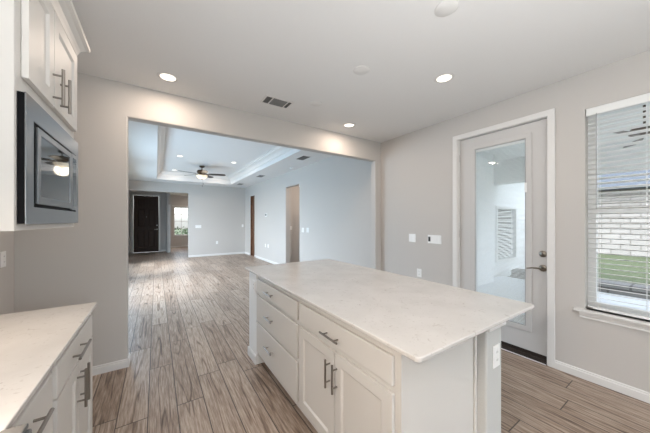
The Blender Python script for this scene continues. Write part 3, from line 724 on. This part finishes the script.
mesh('jamb', MB().sheet(FX, 9.861, 10.369, .0, 2.399, XR + .002, XR + .13, [(9.868, 10.362, -1, 2.392)]), M['brownwood'], bdoor)
mesh('door_handle', MB().lathe([(0, 0), (.028, 0), (.012, -.01), (.012, -.03), (.028, -.04), (.024, -.06), (0, -.065)], (XR + .0545, 9.905, .97), 16, (1, 0, 0)), M['nickel'], bdoor, smooth=True)
w2 = thing('window_2', (1.12, 15.65, .62), 'white grid window in the front room beyond the entry', 'window', kind='structure')
hs = []
for i in range(2):
    for j in range(4):
        x0 = .81 + i * .32; z0 = .665 + j * .362; hs.append((x0, x0 + .30, z0, z0 + .342))
mesh('window_frame', MB().sheet(FY, .77, 1.47, .62, 2.15, 15.70, 15.74, hs), M['vinyl'], w2)
mesh('glass', MB().box(.80, 1.44, 15.718, 15.721, .65, 2.12), M['glass'], w2)
mesh('window_casing', MB().box(.70, 1.54, 15.63, 15.6495, 2.155, 2.22), M['trim'], w2)
mesh('window_stool', MB().box(.72, 1.52, 15.62, 15.699, .595, .6195), M['trim'], w2, bevel=.004)
for i, (y0, y1) in enumerate(((4.9, 7.1), (8.0, 10.2))):
    wv = thing('window_%d' % (3 + i), (XL - .06, (y0 + y1) / 2, .6), 'tall triple living room window, %s of the two on the left wall' % ('nearer' if i == 0 else 'farther'), 'window', kind='structure')
    st = (y1 - y0) / 3
    mesh('window_frame', MB().sheet(FX, y0, y1, .6, 2.3, XL - .09, XL - .05, [(y0 + st * q + .04, y0 + st * (q + 1) - .04, .65, 2.25) for q in range(3)]), M['vinyl'], wv)
    mesh('glass', MB().box(XL - .072, XL - .069, y0 + .02, y1 - .02, .62, 2.28), M['glass'], wv)
wv = thing('window_5', (1.25, YK - .06, .5), 'wide kitchen window in the rear wall behind the viewer', 'window', kind='structure')
mesh('window_frame', MB().sheet(FY, -.25, 2.75, .5, 2.4, YK - .09, YK - .05, [(-.2, .72, .55, 2.35), (.78, 1.72, .55, 2.35), (1.78, 2.7, .55, 2.35)]), M['vinyl'], wv)
mesh('glass', MB().box(-.23, 2.73, YK - .072, YK - .069, .52, 2.38), M['glass'], wv)

# ------------------------------------------------------------------ outdoors
struct('patio_floor', MB().box(XR + .141, 7.9, -4.5, 3.25, -.22, -.10), M['concrete'], 'pale concrete patio slab outside the glass', 'patio')
struct('lawn', MB().box(-60, 60, -60, 60, -.60, -.24), M['grass'], 'green lawn beyond the patio', 'lawn')
struct('patio_ceiling', MB().box(XR + .141, 8.3, -3.0, 3.39, 3.05, 3.15).box(8.3, 12, 2.75, 3.39, 3.05, 3.15), M['soffit'], 'covered patio ceiling outside the window, with an added eave shading the wing wall', 'ceiling')  # second box is an added eave that shades the wing wall
struct('patio_beam', MB().box(7.85, 8.15, -3.0, 3.39, 2.42, 3.049), M['soffit'], 'pale beam along the outer edge of the covered patio', 'beam')
struct('wall_patio', MB().box(XR + .141, 7.0, 3.02, 3.18, -.3, 3.049), M['stucco'], 'pale stucco wall beside the patio seen through the door glass', 'wall')
struct('wall_patio', MB().sheet(FY, 7.0, 12, -.3, 3.1, 3.40, 3.55, [(8.05, 9.25, .30, 1.75)]), M['stucco'], 'pale stucco wing wall with a blind covered window across the patio', 'wall')
w6 = thing('window_6', (8.65, 3.4, .3), 'white framed window with grey blinds across the patio', 'window', kind='structure')
mesh('window_frame', MB().sheet(FY, 7.97, 9.33, .22, 1.83, 3.36, 3.399, [(8.05, 9.25, .30, 1.75)]), M['vinyl'], w6, bevel=.005)
mesh('backing', MB().box(8.05, 9.25, 3.50, 3.52, .3, 1.75), M['screen'], w6)
mb = MB(); z = .33
while z < 1.73: mb.face([(8.06, 3.43, z), (9.24, 3.43, z), (9.24, 3.455, z + .025), (8.06, 3.455, z + .025)]); z += .05
mesh('blind_slats', mb, M['blind'], w6)
struct('stone_border', MB().box(7.95, 8.35, -4.5, 3.0, -.24, .10), M['stone'], 'low white stone border at the patio edge', 'border')
hb = thing('house', (19.2, 0, -.24), 'neighbouring limestone house across the lawn seen through the blind', 'house')
mesh('wall', MB().box(18.5, 19.9, -14, 14, -.3, 3.0), M['stone'], hb)
mesh('roof', MB().prism([(17.9, 2.9), (18.4, 3.01), (23, 5.2), (23, 3.01), (18.4, 2.88)], lambda a, b, t: (a, t, b), -14.4, 14.4), M['roofm'], hb)
fan(5.46, .52, 3.05, .45, .62, 20, 'dark five blade patio fan seen through the window blind', M['fandark'], False)
mb = MB()
for i in range(700):
    t = random.uniform(0, 6.28); r = random.uniform(0, 1) ** .5 * .75; hh = random.uniform(0, 1.35) * (1 - .5 * r)
    p = Vector((1.2 + r * math.cos(t) * 1.6, 17.2 + r * math.sin(t), -.2 + hh)); n_ = Vector((random.uniform(-1, 1), random.uniform(-1, 1), random.uniform(-.3, 1))).normalized()
    u = n_.orthogonal().normalized() * .07; v = n_.cross(u).normalized() * .035
    mb.face([p - u, p + v, p + u, p - v])
tag(mesh('garden_shrub', mb, M['leaf']), 'green shrub outside the front room window', 'shrub')
